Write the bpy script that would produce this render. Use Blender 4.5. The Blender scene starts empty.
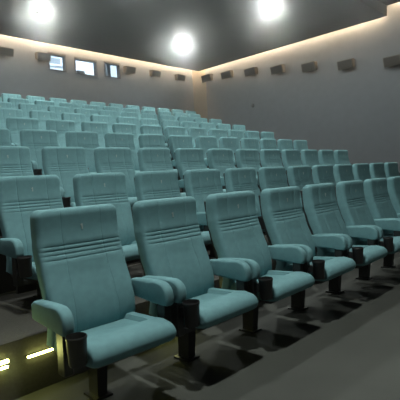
import bpy, bmesh, math, random
from mathutils import Matrix, Vector
random.seed(7)
scene = bpy.context.scene
COL = scene.collection
PI = math.pi

# ------------------------------------------------------------------ materials
def new_mat(name):
    m = bpy.data.materials.new(name); m.use_nodes = True
    nt = m.node_tree
    return m, nt, nt.nodes['Principled BSDF']

def mat(name, col, rough=0.6, metal=0.0, noise=0.0, nscale=40.0, bump=0.0, bscale=300.0, sheen=0.0, spec=0.5):
    m, nt, b = new_mat(name)
    b.inputs['Base Color'].default_value = (*col, 1)
    b.inputs['Roughness'].default_value = rough
    b.inputs['Metallic'].default_value = metal
    b.inputs['Specular IOR Level'].default_value = spec
    if sheen:
        b.inputs['Sheen Weight'].default_value = sheen
        b.inputs['Sheen Roughness'].default_value = 0.4
        b.inputs['Sheen Tint'].default_value = (*[min(1, c*2.2+0.1) for c in col], 1)
    tc = nt.nodes.new('ShaderNodeTexCoord')
    if noise:
        n = nt.nodes.new('ShaderNodeTexNoise'); n.inputs['Scale'].default_value = nscale
        n.inputs['Detail'].default_value = 4
        r = nt.nodes.new('ShaderNodeMapRange')
        r.inputs['From Min'].default_value = 0.3; r.inputs['From Max'].default_value = 0.7
        r.inputs['To Min'].default_value = 1-noise; r.inputs['To Max'].default_value = 1+noise
        mx = nt.nodes.new('ShaderNodeMix'); mx.data_type = 'RGBA'; mx.blend_type = 'MULTIPLY'
        mx.inputs[0].default_value = 1
        mx.inputs[6].default_value = (*col, 1)
        nt.links.new(tc.outputs['Object'], n.inputs['Vector'])
        nt.links.new(n.outputs[0], r.inputs[0]); nt.links.new(r.outputs[0], mx.inputs[7])
        nt.links.new(mx.outputs[2], b.inputs['Base Color'])
    if bump:
        n2 = nt.nodes.new('ShaderNodeTexNoise'); n2.inputs['Scale'].default_value = bscale
        bp = nt.nodes.new('ShaderNodeBump'); bp.inputs['Strength'].default_value = bump
        bp.inputs['Distance'].default_value = 0.002
        nt.links.new(tc.outputs['Object'], n2.inputs['Vector'])
        nt.links.new(n2.outputs[0], bp.inputs['Height']); nt.links.new(bp.outputs[0], b.inputs['Normal'])
    return m

def emit(name, col, strength):
    m = bpy.data.materials.new(name); m.use_nodes = True
    nt = m.node_tree; nt.nodes.clear()
    e = nt.nodes.new('ShaderNodeEmission'); e.inputs[0].default_value = (*col, 1); e.inputs[1].default_value = strength
    o = nt.nodes.new('ShaderNodeOutputMaterial'); nt.links.new(e.outputs[0], o.inputs[0])
    return m

M_TEAL = mat('teal_fabric', (0.155, 0.305, 0.33), 0.85, noise=0.07, nscale=25, bump=0.25, bscale=500, sheen=0.12, spec=0.25)
M_SHADELINE = mat('teal_shade_line', (0.06, 0.16, 0.165), 0.8, spec=0.2)
M_DARK = mat('dark_plastic', (0.022, 0.023, 0.023), 0.45)
M_POST = mat('dark_metal', (0.03, 0.031, 0.031), 0.35, metal=0.3)
M_CUP = mat('cup_plastic', (0.02, 0.02, 0.021), 0.4)
M_TAG = mat('number_thread', (0.42, 0.5, 0.49), 0.6)
M_FLOOR = mat('floor_vinyl', (0.06, 0.062, 0.055), 0.75, noise=0.08, nscale=3.0, spec=0.3)
M_TIER = mat('tier_carpet', (0.045, 0.043, 0.038), 0.9, noise=0.2, nscale=60, bump=0.3, bscale=200, spec=0.2)
M_WALL = mat('wall_fabric', (0.106, 0.114, 0.126), 0.95, noise=0.05, nscale=5, bump=0.2, bscale=150, spec=0.15)
M_CORNER = mat('corner_pale', (0.135, 0.122, 0.105), 0.9, noise=0.05, nscale=8, spec=0.2)
M_CEIL = mat('ceiling_panel', (0.028, 0.028, 0.022), 0.75, noise=0.1, nscale=1.5, spec=0.4)
M_FRONT = mat('front_wall_dark', (0.06, 0.06, 0.06), 0.9)  # unseen front wall, kept dark to hold down its bounce light
M_TRIM = mat('step_edge', (0.16, 0.15, 0.13), 0.5)
M_SPK = mat('speaker_shell', (0.065, 0.056, 0.043), 0.6)
M_GRILLE = mat('speaker_cloth', (0.035, 0.03, 0.024), 0.9, noise=0.2, nscale=200)
M_FRAME = mat('window_frame_paint', (0.014, 0.015, 0.015), 0.6)
M_BOOTH = mat('booth_paint', (0.7, 0.74, 0.78), 0.8)
M_WHITE = mat('white_steel', (0.75, 0.78, 0.8), 0.5)
M_PANEL = mat('rack_panel_grey', (0.16, 0.18, 0.2), 0.5)
M_PROJ = mat('projector_grey', (0.05, 0.055, 0.06), 0.5)
M_LAMP = emit('lamp_diffuser', (0.93, 1.0, 0.94), 950.0)
M_STAGE = emit('stage_lamp_diffuser', (0.93, 1.0, 0.94), 2450.0)
M_COVE = emit('cove_led', (1.0, 0.72, 0.44), 175.0)
M_STEP = emit('step_led', (0.98, 1.0, 0.30), 28.0)
M_TUBE = emit('booth_tube', (0.82, 0.93, 1.0), 140.0)
M_GLASS, nt, b = new_mat('projection_glass')
nt.nodes.clear()
o_ = nt.nodes.new('ShaderNodeOutputMaterial'); t_ = nt.nodes.new('ShaderNodeBsdfTransparent'); g_ = nt.nodes.new('ShaderNodeBsdfGlossy')
g_.inputs['Roughness'].default_value = 0.02; mx_ = nt.nodes.new('ShaderNodeMixShader'); mx_.inputs[0].default_value = 0.06
t_.inputs[0].default_value = (0.92, 0.97, 1.0, 1)
nt.links.new(t_.outputs[0], mx_.inputs[1]); nt.links.new(g_.outputs[0], mx_.inputs[2]); nt.links.new(mx_.outputs[0], o_.inputs[0])

# ------------------------------------------------------------------ mesh helpers
def obj(name, bm, m, parent=None, smooth=False, sharp=0.7):
    me = bpy.data.meshes.new(name)
    bmesh.ops.recalc_face_normals(bm, faces=bm.faces)
    bm.to_mesh(me); bm.free()
    me.materials.append(m)
    if smooth:
        me.polygons.foreach_set('use_smooth', [True]*len(me.polygons))
        me.set_sharp_from_angle(angle=sharp)
    o = bpy.data.objects.new(name, me); COL.objects.link(o)
    if parent: o.parent = parent
    return o

def add_box(bm, x0, x1, y0, y1, z0, z1, bevel=0.0):
    r = bmesh.ops.create_cube(bm, size=1)
    bmesh.ops.scale(bm, vec=(x1-x0, y1-y0, z1-z0), verts=r['verts'])
    bmesh.ops.translate(bm, vec=((x0+x1)/2, (y0+y1)/2, (z0+z1)/2), verts=r['verts'])
    if bevel:
        es = list({e for v in r['verts'] for e in v.link_edges})
        bmesh.ops.bevel(bm, geom=es, offset=bevel, segments=2, affect='EDGES', profile=0.6)

def bx(*a, **k):
    bm = bmesh.new(); add_box(bm, *a, **k); return bm

def add_loft(bm, rings, cap=True):
    vs = [[bm.verts.new(p) for p in r] for r in rings]
    n = len(rings[0])
    for a, b in zip(vs[:-1], vs[1:]):
        for i in range(n):
            j = (i+1) % n
            bm.faces.new((a[i], a[j], b[j], b[i]))
    if cap:
        for r in (vs[0], vs[-1]):
            bm.faces.new(r)

def add_cyl(bm, c, r0, r1, z0, z1, n=24):
    rings = [[(c[0]+r*math.cos(2*PI*i/n), c[1]+r*math.sin(2*PI*i/n), z) for i in range(n)] for r, z in ((r0, z0), (r1, z1))]
    add_loft(bm, rings)

def lathe(c, prof, n=28):
    bm = bmesh.new()
    add_loft(bm, [[(c[0]+max(r, 0.0005)*math.cos(2*PI*i/n), c[1]+max(r, 0.0005)*math.sin(2*PI*i/n), c[2]+z) for i in range(n)] for r, z in prof])
    return bm

def thing(name, label, cat, loc=(0, 0, 0), group=None):
    o = bpy.data.objects.new(name, None); COL.objects.link(o)
    o.empty_display_size = 0.1
    o.location = loc
    o['label'] = label; o['category'] = cat
    if group: o['group'] = group
    return o

def struct(name, bm, m, parent=None, smooth=False):
    o = obj(name, bm, m, parent, smooth)
    if parent is None: o['kind'] = 'structure'
    return o

def lerp(tab, t):
    if t <= tab[0][0]: return tab[0][1]
    for (a, va), (b, vb) in zip(tab[:-1], tab[1:]):
        if t <= b:
            u = (t-a)/(b-a); u = u*u*(3-2*u)*0.35+u*0.65
            return va+(vb-va)*u
    return tab[-1][1]

# ------------------------------------------------------------------ room data
PITCH = 0.68; ROWD = 1.2173; RISE = 0.3528; RISE1 = 0.2259
OFF = [0.2577, 1.2388, 1.5771, 1.8958, 2.2364, 2.5377, 2.8843, 3.1826, 3.5486]
def rowz(j): return 0.0 if j == 0 else RISE1+RISE*(j-1)
XL, XR, YF, YB = -3.2, 12.85, -6.2, 10.74
EX, EY, ZC = 12.602, 10.489, 5.574          # edge of the floating ceiling
ZU, YS = 5.865, 2.85                        # raised front ceiling
TOPZ = 6.5
RISER0 = 0.32
FZ = 0.11                                   # tiers stand this much higher under the raised rows' seats
def tierz(j): return 0.0 if j == 0 else rowz(j)+FZ

# floor and tiers
struct('floor', bx(XL, XR, YF, RISER0, -0.2, 0.0), M_FLOOR)
for j in range(1, 9):
    y0 = RISER0+ROWD*(j-1)
    y1 = RISER0+ROWD*j if j < 8 else YB
    struct('floor_tier', bx(XL, XR, y0, y1, -0.2, tierz(j)), M_TIER)
    if j >= 2:
        struct('trim_%d' % j, bx(XL, XR, y0-0.022, y0, tierz(j-1), tierz(j-1)+0.014, bevel=0.004), M_TRIM)

# walls
struct('wall_left', bx(XL-0.2, XL, YF-0.2, YB+0.2, -0.2, TOPZ), M_WALL)
struct('wall_right', bx(XR, XR+0.2, YF-0.2, YB+0.2, -0.2, TOPZ), M_WALL)
struct('wall_front', bx(XL, XR, YF-0.2, YF, -0.2, TOPZ), M_FRONT)
WIN = [(6.18, 6.78, 4.85, 5.40), (7.09, 7.93, 4.84, 5.39), (8.22, 8.88, 4.88, 5.42)]
bm = bmesh.new()
xs = [XL]+[v for w in WIN for v in w[:2]]+[XR]
for i in range(0, len(xs), 2):
    add_box(bm, xs[i], xs[i+1], YB, YB+0.2, -0.2, TOPZ)
for x0, x1, z0, z1 in WIN:
    add_box(bm, x0, x1, YB, YB+0.2, -0.2, z0)
    add_box(bm, x0, x1, YB, YB+0.2, z1, TOPZ)
struct('wall_back', bm, M_WALL)
# pale splayed strip in the far corner
bm = bmesh.new()
pl = [(12.50, YB), (XR, 10.33), (XR, YB)]
add_loft(bm, [[(x, y, z) for x, y in pl] for z in (tierz(8), TOPZ)])
struct('trim_1', bm, M_CORNER)

# ceiling: floating panel with a raised front part, roof slab above
struct('ceiling', bx(XL-0.2, XR+0.2, YF-0.2, YB+0.2, TOPZ, TOPZ+0.15), M_CEIL)
struct('ceiling_panel', bx(XL+0.25, EX, YS, EY, ZC, ZC+0.42), M_CEIL)
struct('ceiling_panel', bx(XL+0.25, EX, YF+0.25, YS, ZU, ZU+0.22), M_CEIL)

# cove led strips tucked above the panel edges
def cove(label, x0, x1, y0, y1, z, arm):
    # led bar held out from the panel edge by a flat board
    t = thing('cove_light', label, 'light strip', ((x0+x1)/2, (y0+y1)/2, z))
    cx, cy = t.location.x, t.location.y
    obj('led_strip', bx(x0-cx, x1-cx, y0-cy, y1-cy, 0.0, 0.03), M_COVE, t)
    obj('support_board', bx(arm[0]-cx, arm[1]-cx, arm[2]-cy, arm[3]-cy, 0.03, 0.05), M_WHITE, t)
XA, XB, YA, YB_ = XL+0.4, EX+0.03, EY+0.06, EY+0.09
cove('warm cove light strip along the top of the back wall', XA, XB, YA, YB_, ZC+0.15, (XA, XB, EY, YB_))
XA, XB = EX+0.06, EX+0.09
cove('warm cove light strip along the top of the right wall, behind the ceiling step', XA, XB, YS+0.15, EY, ZC+0.15, (EX, XB, YS+0.15, EY))
cove('warm cove light strip at the upper right, in front of the ceiling step', XA, XB, YF+0.3, YS-0.02, ZU+0.14, (EX, XB, YF+0.3, YS-0.02))

# ------------------------------------------------------------------ projection windows and the booth behind
for i, (x0, x1, z0, z1) in enumerate(WIN):
    bm = bmesh.new(); f = 0.03
    ya, yb = YB-0.02, YB+0.16
    add_box(bm, x0, x1, ya, yb, z1-f*2.2, z1); add_box(bm, x0, x1, ya, yb, z0, z0+f)
    add_box(bm, x0, x0+f, ya, yb, z0+f, z1-f*2.2); add_box(bm, x1-f, x1, ya, yb, z0+f, z1-f*2.2)
    w = struct('window_%d' % (i+1), bm, M_FRAME)
    obj('pane', bx(x0+f, x1-f, YB+0.12, YB+0.128, z0+f, z1-f*2.2), M_GLASS, w)
B0, B1, BY0, BY1, BZ0, BZ1 = 5.2, 10.4, YB+0.2, YB+2.2, 3.9, 6.4
bm = bmesh.new()
add_box(bm, B0, B1, BY1, BY1+0.1, BZ0, BZ1)
add_box(bm, B0-0.1, B0, BY0, BY1+0.1, BZ0, BZ1); add_box(bm, B1, B1+0.1, BY0, BY1+0.1, BZ0, BZ1)
struct('wall_booth', bm, M_BOOTH)
struct('floor_booth', bx(B0-0.1, B1+0.1, BY0, BY1+0.1, BZ0-0.1, BZ0), M_BOOTH)
struct('ceiling_booth', bx(B0-0.1, B1+0.1, BY0, BY1+0.1, BZ1, BZ1+0.1), M_BOOTH)
for x, s in ((6.5, 'left-hand'), (8.2, 'middle'), (9.4, 'right-hand')):
    t = thing('booth_tube_light', 'bright tube lamp on the projection booth ceiling, behind the %s window' % s, 'lamp', (x, BY0+0.7, BZ1), 'projection booth lamps')
    obj('tube', bx(-0.5, 0.5, -0.06, 0.06, -0.08, -0.04), M_TUBE, t)
    obj('lamp_housing', bx(-0.55, 0.55, -0.09, 0.09, -0.04, -0.001), M_WHITE, t)
# shelf unit behind the left window, projector behind the middle one, post behind the right one
t = thing('equipment_rack', 'white equipment rack with dark upper panel seen through the left projection window', 'rack', (7.1, BY0+1.6, BZ0))
bm = bmesh.new(); add_box(bm, -0.5, 0.5, -0.2, 0.2, 0.0, 1.56); obj('lower_cabinet', bm, M_WHITE, t)
obj('dark_panel', bx(-0.42, 0.42, -0.16, 0.2, 1.62, 1.85), M_PANEL, t)
bm = bmesh.new(); add_box(bm, -0.5, 0.5, -0.25, 0.2, 1.56, 1.62); obj('shelf', bm, M_WHITE, t)
t = thing('film_projector', 'dark projector low in the left corner of the middle projection window', 'projector', (7.50, BY0+0.3, BZ0))
obj('pedestal', bx(-0.16, 0.16, -0.2, 0.3, 0.0, 0.85, bevel=0.01), M_PROJ, t)
obj('housing', bx(-0.13, 0.13, -0.22, 0.35, 0.851, 1.16, bevel=0.02), M_PROJ, t)
bm = bmesh.new()
bmesh.ops.create_cone(bm, cap_ends=True, segments=20, radius1=0.06, radius2=0.075, depth=0.1, matrix=Matrix.Translation((0, -0.27, 1.02)) @ Matrix.Rotation(PI/2, 4, 'X'))
obj('lens', bm, M_DARK, t, True)
t = thing('booth_post', 'dark upright post in the middle of the right projection window', 'post', (8.72, BY0+0.3, BZ0))
obj('shaft', bx(-0.075, 0.075, -0.06, 0.06, 0.0, BZ1-BZ0-0.001), M_PROJ, t)
obj('base_flange', bx(-0.12, 0.12, -0.1, 0.1, 0.0, 0.03, bevel=0.005), M_DARK, t)

# ------------------------------------------------------------------ wall speakers
def speaker(p, rz, label, s=1.0):
    """p: centre of the cabinet's rear on the wall, rz turns local -Y (front) to the room."""
    t = thing('wall_speaker', label, 'speaker', p, 'dark surround speakers along the walls')
    t.rotation_euler = (0, 0, rz)
    W, H = 0.25*s, 0.145*s
    # wedge cabinet tilted down: profile in (y, z)
    prof = [(-0.09, H), (-0.30, H-0.02), (-0.235, -H), (-0.09, -H+0.05)]
    bm = bmesh.new()
    add_loft(bm, [[(x, y, z) for y, z in prof] for x in (-W, W)])
    bmesh.ops.bevel(bm, geom=list(bm.edges), offset=0.012, segments=2, affect='EDGES')
    obj('cabinet', bm, M_SPK, t)
    g = [(-0.302, H-0.045), (-0.309, H-0.047), (-0.252, -H+0.022), (-0.244, -H+0.024)]
    bm = bmesh.new(); add_loft(bm, [[(x, y, z) for y, z in g] for x in (-W+0.03, W-0.03)])
    obj('grille', bm, M_GRILLE, t)
    bm = bmesh.new()
    add_box(bm, -0.05, 0.05, -0.012, 0.0, -0.07, 0.09); add_box(bm, -0.02, 0.02, -0.10, -0.012, -0.02, 0.02)
    obj('bracket', bm, M_DARK, t)
SR = [(9.967, 5.22), (8.921, 5.14), (7.774, 5.02), (6.61, 4.86), (5.367, 4.69), (4.091, 4.49), (2.66, 4.28)]
ordn = ['first', 'second', 'third', 'fourth', 'fifth', 'sixth', 'seventh', 'eighth', 'ninth', 'tenth', 'eleventh', 'twelfth']
for i, (y, z) in enumerate(SR):
    lab = 'dark wall speaker on the right wall, %s from the far corner' % ordn[i]
    if i == 6: lab = 'dark wall speaker on the right wall, nearest the front, below the ceiling step'
    speaker((XR, y+0.1, z), -PI/2, lab)
SB = [(4.78, 5.12, 'dark wall speaker at the far left end of the back wall'),
      (5.92, 5.155, 'dark wall speaker on the back wall, just left of the left projection window'),
      (9.16, 5.185, 'dark wall speaker on the back wall, just right of the right projection window'),
      (10.34, 5.20, 'dark wall speaker on the back wall, midway between right projection window and corner'),
      (11.62, 5.205, 'dark wall speaker on the back wall, next to the corner')]
for x, z, lab in SB:
    speaker((x, YB, z), 0, lab, 0.85)
# small sensor on the right wall
t = thing('wall_sensor', 'small dark round fitting halfway up the right wall', 'sensor', (XR, 8.01, 3.83))
bm = bmesh.new(); bmesh.ops.create_cone(bm, cap_ends=True, segments=20, radius1=0.075, radius2=0.065, depth=0.03, matrix=Matrix.Translation((-0.015, 0, 0)) @ Matrix.Rotation(-PI/2, 4, 'Y'))
obj('base', bm, M_DARK, t, True)
bm = bmesh.new(); bmesh.ops.create_uvsphere(bm, u_segments=16, v_segments=10, radius=0.045, matrix=Matrix.Translation((-0.035, 0, 0)))
obj('lens', bm, M_PROJ, t, True)

# ------------------------------------------------------------------ ceiling lights
LIGHTS = [(4.856, 8.418, ZC, 'round bright ceiling light at the left, above the back rows'),
          (9.509, 8.194, ZC, 'round bright ceiling light in the middle, nearest the far corner'),
          (9.282, 4.597, ZC, 'round bright ceiling light at the right, nearest the top edge'),
          (4.8, 4.6, ZC, 'round ceiling light above the middle rows, out of view'),
          (0.2, 4.6, ZC, 'round ceiling light above the left of the middle rows, out of view'),
          (4.8, 2.0, ZU, 'added round ceiling light above the second row, out of view'),  # unseen lamp added to light the fronts of the raised rows
          (9.3, 2.0, ZU, 'added round ceiling light above the right end of the second row, out of view'),  # second added lamp, brightens the right-hand rows
          (0.6, -0.95, ZU, 'strong round ceiling light above the front floor, out of view')]
def ceiling_light(x, y, z, label):
    t = thing('ceiling_light', label, 'ceiling light', (x, y, z), 'round ceiling lights')
    obj('mounting_ring', lathe((0, 0, 0), [(0.14, -0.001), (0.14, -0.03), (0.12, -0.035), (0.10, -0.03), (0.10, -0.001)]), M_WHITE, t, True)
    prof = [(0.098, -0.032)]+[(0.098*math.cos(a), -0.035-0.075*math.sin(a)) for a in [PI/2*k/6 for k in range(7)]]
    obj('diffuser', lathe((0, 0, 0), prof), M_STAGE if y < 0 else M_LAMP, t, True)
for l in LIGHTS: ceiling_light(*l)

# ------------------------------------------------------------------ step lights on the first riser
def step_light(x0, x1, z, label, th=0.009):
    cx = (x0+x1)/2
    t = thing('step_light', label, 'step light', (cx, RISER0, z), 'yellow step lights on the first riser')
    w = (x1-x0)/2
    obj('led_bar', bx(-w, w, -0.022, -0.008, -th/2, th/2), M_STEP, t)
    obj('housing', bx(-w-0.006, w+0.006, -0.008, 0.003, -th/2-0.003, th/2+0.003), M_DARK, t)
step_light(0.318, 0.486, 0.222, 'slim yellow step light bar just left of the front left armrest')
step_light(-0.05, 0.205, 0.240, 'yellow step light bar at the left edge of the photo, upper of the pair', 0.016)
step_light(-0.06, 0.200, 0.208, 'yellow step light bar at the left edge of the photo, lower of the pair')
step_light(1.31, 1.47, 0.210, 'yellow step light bar glimpsed under the armrests between the first two front seats')

# ------------------------------------------------------------------ cinema seat
HW = 0.259          # half width of the upholstery
TOP = 1.085
def backrest_bm():
    front = [(0.36, -0.105), (0.45, -0.138), (0.53, -0.138), (0.62, -0.112), (0.74, -0.062), (0.86, -0.024), (0.95, -0.008), (1.02, -0.007), (1.09, -0.012)]
    depth = [(0.36, 0.095), (0.60, 0.112), (0.85, 0.108), (1.09, 0.102)]
    grooves = [0.880, 0.856, 0.832, 0.806]
    zs = [0.36, 0.40, 0.45, 0.5, 0.55, 0.6, 0.65, 0.7, 0.74, 0.78, 0.91, 0.95, 0.99, 1.02]
    for g in grooves: zs += [g-0.0075, g-0.003, g, g+0.003, g+0.0075]
    r = 0.045
    zs += [TOP-r+r*math.sin(PI/2*k/7) for k in range(8)]
    zs = sorted(set(zs))
    SEAM = 0.124
    def seam_x(z): return SEAM + (0.012 if z < 0.8 else 0.0)*min(1, (0.8-z)/0.3)
    rings = []
    for z in zs:
        hw = HW + (0.004 if z < 0.9 else 0)
        d = lerp(depth, z); yf = lerp(front, z)
        rr, inset = 0.032, 0.0
        if z > TOP-r:
            q = (z-(TOP-r))/r
            c = math.sqrt(max(0, 1-q*q))
            hw -= r*0.9*(1-c); inset = 0.030*(1-c)
        gd = 0.0
        for g in grooves:
            if abs(z-g) < 0.006: gd = max(gd, 0.0042*(1-abs(z-g)/0.006))
        ring = []
        sx = seam_x(z)
        fx = sorted([-hw+rr, -0.19, -sx-0.008, -sx-0.003, -sx, -sx+0.003, -sx+0.008, -0.07, 0, 0.07, sx-0.008, sx-0.003, sx, sx+0.003, sx+0.008, 0.19, hw-rr])
        y0, y1 = yf+inset, yf+d-inset
        ry = min(rr*1.1, (y1-y0)/2)
        for x in fx:
            e = abs(x)/(hw-rr)
            bow = 0.010*(1-e**2)                     # soft crown of the padding
            if 0.40 < z < 0.80: bow -= 0.012*math.exp(-(x/0.11)**2)*min(1, (0.80-z)/0.12)*min(1, (z-0.40)/0.1)
            ds = min(abs(x-sx), abs(x+sx))
            sd = 0.0035*max(0, 1-ds/0.006)
            if z > 1.06: sd *= 0.5
            groove = gd if abs(x) < hw-rr-0.002 else gd*0.6
            ring.append((x, y0-bow*(0.3 if inset > 0.02 else 1)+sd+groove, z))
        for k in range(1, 6):
            a = PI/2*k/6
            ring.append((hw-rr+rr*math.sin(a), y0+ry-ry*math.cos(a)+gd*0.5*math.cos(a), z))
        rb = 0.018
        ring.append((hw, y0+ry, z)); ring.append((hw, y1-min(rb, (y1-y0)/2-1e-4), z)); ring.append((hw-rb*0.3, y1-rb*0.3*(1 if inset < .02 else .2), z)); ring.append((hw-rb, y1, z))
        ring.append((0, y1+0.004, z))
        ring.append((-hw+rb, y1, z)); ring.append((-hw+rb*0.3, y1-rb*0.3*(1 if inset < .02 else .2), z)); ring.append((-hw, y1-min(rb, (y1-y0)/2-1e-4), z)); ring.append((-hw, y0+ry, z))
        for k in range(5, 0, -1):
            a = PI/2*k/6
            ring.append((-hw+rr-rr*math.sin(a), y0+ry-ry*math.cos(a)+gd*0.5*math.cos(a), z))
        rings.append(ring)
    bm = bmesh.new(); add_loft(bm, rings)
    return bm

def cushion_bm():
    # profile (y, z) of the cushion, lofted across x with a recessed middle
    def profile(x, sh):
        ax = abs(x)
        pts = []
        f = max(0, min(1, (0.180-ax)/0.014))           # 1 on the sunken middle panel
        for y in (-0.02, -0.10, -0.18, -0.26, -0.33):
            t = -y/0.33
            pts.append((y, (0.436+0.014*t)*(1-f)+(0.404+0.025*t)*f))
        pts.append((-0.352, 0.450*(1-f)+0.430*f)); pts.append((-0.366, 0.4535))
        pts += [(-0.42, 0.459), (-0.455, 0.453)]
        cy, cz, ry, rz = -0.455, 0.388, 0.068, 0.065
        for k in range(1, 9):
            a = PI/2-PI*0.92*k/8
            pts.append((cy-ry*math.cos(a), cz+rz*math.sin(a) if math.sin(a) > 0 else cz+0.05*math.sin(a)))
        pts += [(-0.44, 0.335), (-0.3, 0.33), (-0.1, 0.33), (-0.02, 0.335)]
        cyy, czz = -0.26, 0.392
        out = []
        for y, z in pts:
            out.append((x, cyy+(y-cyy)*(1-sh*0.16), czz+(z-czz)*(1-sh)))
        return out
    w = 0.252; r = 0.04
    xs = [-w+r-r*math.sin(PI/2*k/6) for k in range(6, 0, -1)]
    inner = [-w+r, -0.19, -0.18, -0.166, -0.12, -0.06, 0, 0.06, 0.12, 0.166, 0.18, 0.19, w-r]
    xs2 = [-v for v in xs[::-1]]
    rings = []
    for x in xs+inner+xs2:
        q = max(0, (abs(x)-(w-r))/r); c = math.sqrt(max(0, 1-q*q))
        rings.append(profile(x, 0.42*(1-c)))
    bm = bmesh.new(); add_loft(bm, rings)
    return bm

def pad_bm(x0, x1):
    # armrest pad profile in (y, z)
    base = [(-0.03, 0.525), (-0.03, 0.600), (-0.06, 0.620), (-0.14, 0.628), (-0.24, 0.634), (-0.30, 0.634)]
    for k in range(1, 9):
        a = PI/2-(PI/2)*k/8
        base.append((-0.320-0.090*math.cos(a), 0.560+0.074*math.sin(a)))
    base += [(-0.411, 0.535), (-0.407, 0.512), (-0.394, 0.501), (-0.36, 0.499), (-0.25, 0.503), (-0.15, 0.510), (-0.06, 0.518)]
    cy, cz = -0.22, 0.570
    r = 0.020
    rings = []
    n = 6
    xs = [x0+r-r*math.sin(PI/2*k/n) for k in range(n, 0, -1)]+[x0+r, x1-r]+[x1-r+r*math.sin(PI/2*k/n) for k in range(1, n+1)]
    for x in xs:
        q = max(0, (x0+r-x)/r, (x-x1+r)/r); c = math.sqrt(max(0, 1-q*q))
        s = r*(1-c)
        ring = []
        for y, z in base:
            dy, dz = y-cy, z-cz; L = math.hypot(dy, dz)
            ring.append((x, y-s*dy/L, z-s*dz/L*1.2))
        rings.append(ring)
    bm = bmesh.new(); add_loft(bm, rings); return bm

def post_bm(x0, x1):
    bm = bmesh.new()
    pr = [(-0.375, 0.515), (-0.305, 0.515), (-0.30, 0.30), (-0.37, 0.30)]
    add_loft(bm, [[(x, y, z) for y, z in pr] for x in (x0, x1)])
    bmesh.ops.bevel(bm, geom=list(bm.edges), offset=0.004, segments=1, affect='EDGES')
    return bm

def make_seat(label, fz):
    t = thing('cinema_seat', label, 'cinema seat', (0, 0, 0), 'teal cinema seats in rows')
    bk = obj('backrest', backrest_bm(), M_TEAL, t, True, 0.9)
    # small number mark on the headrest
    bm = bmesh.new()
    add_box(bm, -0.0045, 0.0045, -0.0200, -0.008, 0.958, 0.990)
    add_box(bm, -0.0100, -0.0045, -0.0200, -0.008, 0.980, 0.986)
    obj('number_mark', bm, M_TAG, bk)
    # plastic shell behind the back, its lower flare added to shade the floor
    bm = bmesh.new()
    rings = []
    for z, y in ((max(0.15, fz+0.05), 0.03), (0.24, 0.012), (0.36, 0.0), (0.48, 0.002), (0.60, 0.020), (0.74, 0.062), (0.86, 0.090), (1.03, 0.110)):
        hw = 0.235 if z > 0.3 else 0.17
        fy = y-0.05 if z > 0.5 else y-0.012 if z < 0.25 else y-0.09
        rings.append([(-hw, fy, z), (hw, fy, z), (hw, y+0.016, z), (hw-0.03, y+0.026, z), (-hw+0.03, y+0.026, z), (-hw, y+0.016, z)])
    add_loft(bm, rings)
    obj('back_shell', bm, M_DARK, t, True)
    cu = obj('seat_cushion', cushion_bm(), M_TEAL, t, True, 0.55)
    bm = bmesh.new()  # dark line added round the sunken panel in place of its shade
    path = [(-0.178, -0.06, 0.415), (-0.178, -0.20, 0.424), (-0.178, -0.335, 0.434), (-0.166, -0.352, 0.437),
            (0.166, -0.352, 0.437), (0.178, -0.335, 0.434), (0.178, -0.20, 0.424), (0.178, -0.06, 0.415)]
    r = 0.0055
    rings = []
    for q, (x, y, z) in enumerate(path):
        a = Vector(path[max(q-1, 0)]); b_ = Vector(path[min(q+1, len(path)-1)])
        d = (b_-a).normalized(); sd = d.cross(Vector((0, 0, 1))).normalized(); up = sd.cross(d)
        rings.append([Vector((x, y, z))+sd*r*math.cos(PI*k/4)+up*r*math.sin(PI*k/4) for k in range(8)])
    add_loft(bm, rings)
    obj('panel_shade_line', bm, M_SHADELINE, cu, True)
    bm = bmesh.new()
    add_loft(bm, [[(-0.20, -0.46, z0), (0.20, -0.46, z0), (0.235, -0.05, z0+0.0), (-0.235, -0.05, z0)] for z0 in (0.333,)]
             + [[(-0.17, -0.40, 0.30), (0.17, -0.40, 0.30), (0.21, -0.06, 0.29), (-0.21, -0.06, 0.29)]])
    obj('seat_pan', bm, M_DARK, t)
    for s in (-1, 1):
        a, b = (0.274, 0.336) if s > 0 else (-0.336, -0.274)
        arm = obj('armrest', pad_bm(a, b), M_TEAL, t, True, 0.9)
        arm['label'] = 'padded teal armrest on the seat\'s %s' % ('right' if s > 0 else 'left')
        obj('arm_post', post_bm(a+0.006, b-0.006), M_POST, arm)
    # central pedestal with its floor plate, fz is the floor level under the seat
    bm = bmesh.new()
    add_loft(bm, [[(-0.03, -0.12, fz+0.012), (0.03, -0.12, fz+0.012), (0.03, -0.02, fz+0.012), (-0.03, -0.02, fz+0.012)],
                  [(-0.035, -0.15, 0.30), (0.035, -0.15, 0.30), (0.035, -0.04, 0.30), (-0.035, -0.04, 0.30)]])
    add_box(bm, -0.055, 0.055, -0.14, 0.0, fz, fz+0.012)
    obj('pedestal', bm, M_POST, t)
    # cross tube under the seat
    bm = bmesh.new(); add_box(bm, -0.33, 0.33, -0.365, -0.305, 0.300, 0.331, bevel=0.004)
    obj('cross_bar', bm, M_POST, t)
    # cup holder at the front of the left armrest
    bm = lathe((-0.302, -0.460, 0), [(0.001, 0.378), (0.038, 0.378), (0.042, 0.386), (0.047, 0.500), (0.050, 0.506), (0.050, 0.514), (0.047, 0.518), (0.044, 0.500), (0.040, 0.392), (0.001, 0.390)])
    add_box(bm, -0.317, -0.281, -0.425, -0.325, 0.42, 0.475)
    obj('cup_holder', bm, M_CUP, t, True)
    for ch in t.children: ch.location.z = -fz
    return t

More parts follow.
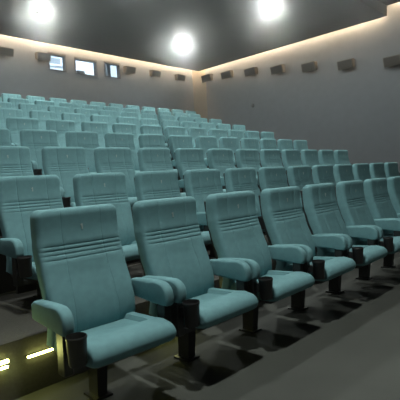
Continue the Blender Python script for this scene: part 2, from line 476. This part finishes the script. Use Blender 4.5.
ROWNAME = ['front row', 'second row', 'third row', 'fourth row', 'fifth row', 'sixth row', 'seventh row', 'row before the last', 'back row']
ROWS = [range(0, 9), range(-1, 11), range(-1, 11), range(-1, 11), range(-1, 11), range(-1, 11), range(-1, 11), range(0, 11), range(0, 12)]
def seat_label(j, k):
    if j == 0:
        return ['front row teal cinema seat at the left end, beside the yellow step lights'] [0] if k == 0 else \
            'teal cinema seat in the front row, %s from the left end' % ordn[k]
    ks = list(ROWS[j]); nr = len(ks)-1-ks.index(k)
    if nr == 0:
        return 'teal cinema seat at the right-hand end of the %s' % ROWNAME[j]
    return 'teal cinema seat in the %s, %s from its right-hand end' % (ROWNAME[j], ordn[nr])

def copy_tree(o, parent=None):
    c = o.copy(); COL.objects.link(c)
    if parent: c.parent = parent
    for ch in list(o.children):
        copy_tree(ch, c)
    return c
BEND = [(0.024, 0.045, -0.05), (0.019, 0.012, 0.0), (0.013, -0.008, 0.012), (0.014, -0.014, 0.020), (0.010, -0.018, 0.022), (0.008, -0.018, 0.022)]
proto = make_seat(seat_label(0, 0), 0.0)
proto_b = make_seat(seat_label(1, -1), FZ)
for j, ks in enumerate(ROWS):
    for k in ks:
        o = {(0, 0): proto, (1, -1): proto_b}.get((j, k)) or copy_tree(proto if j == 0 else proto_b)
        o.location = (OFF[j]+0.288+k*PITCH, ROWD*j, tierz(j))
        o['label'] = seat_label(j, k)
        if j == 0:                      # the front row bends gently
            dx, dy, rz = BEND[min(k, 5)]
            o.location.x += dx; o.location.y += dy; o.rotation_euler.z = rz

# ------------------------------------------------------------------ world, camera
w = bpy.data.worlds.new('world'); scene.world = w; w.use_nodes = True
w.node_tree.nodes['Background'].inputs[0].default_value = (0.02, 0.02, 0.02, 1)
vs = w.node_tree.nodes.new('ShaderNodeVolumeScatter')  # thin haze added for the round glow about the ceiling lights
vs.inputs['Density'].default_value = 0.0105; vs.inputs['Anisotropy'].default_value = 0.955
w.node_tree.links.new(vs.outputs[0], w.node_tree.nodes['World Output'].inputs['Volume'])
cam = bpy.data.cameras.new('camera'); co = bpy.data.objects.new('camera', cam); COL.objects.link(co)
cam.sensor_width = 36; cam.lens = 448.173/400*36; cam.clip_start = 0.05
Rr = [[0.6953525442597682, -0.716289759341055, -0.058427903048122135], [-0.07442587379046167, 0.009090196467786173, -0.9971851170363021], [0.7148046086183227, 0.6977437559672682, -0.04698959998442124]]
right, down, fwd = (Vector(r) for r in Rr)
m = Matrix((right, -down, -fwd)).transposed().to_4x4()
m.translation = Vector((-0.7882252135026534, -2.2555148337124797, 1.2049573455210267))
co.matrix_world = m
scene.camera = co
scene.view_settings.view_transform = 'Standard'
scene.view_settings.look = 'None'
scene.view_settings.gamma = 1
scene.view_settings.use_curve_mapping = False
scene.view_settings.exposure = 0.0
scene.cycles.use_denoising = True
scene.cycles.max_bounces = 8
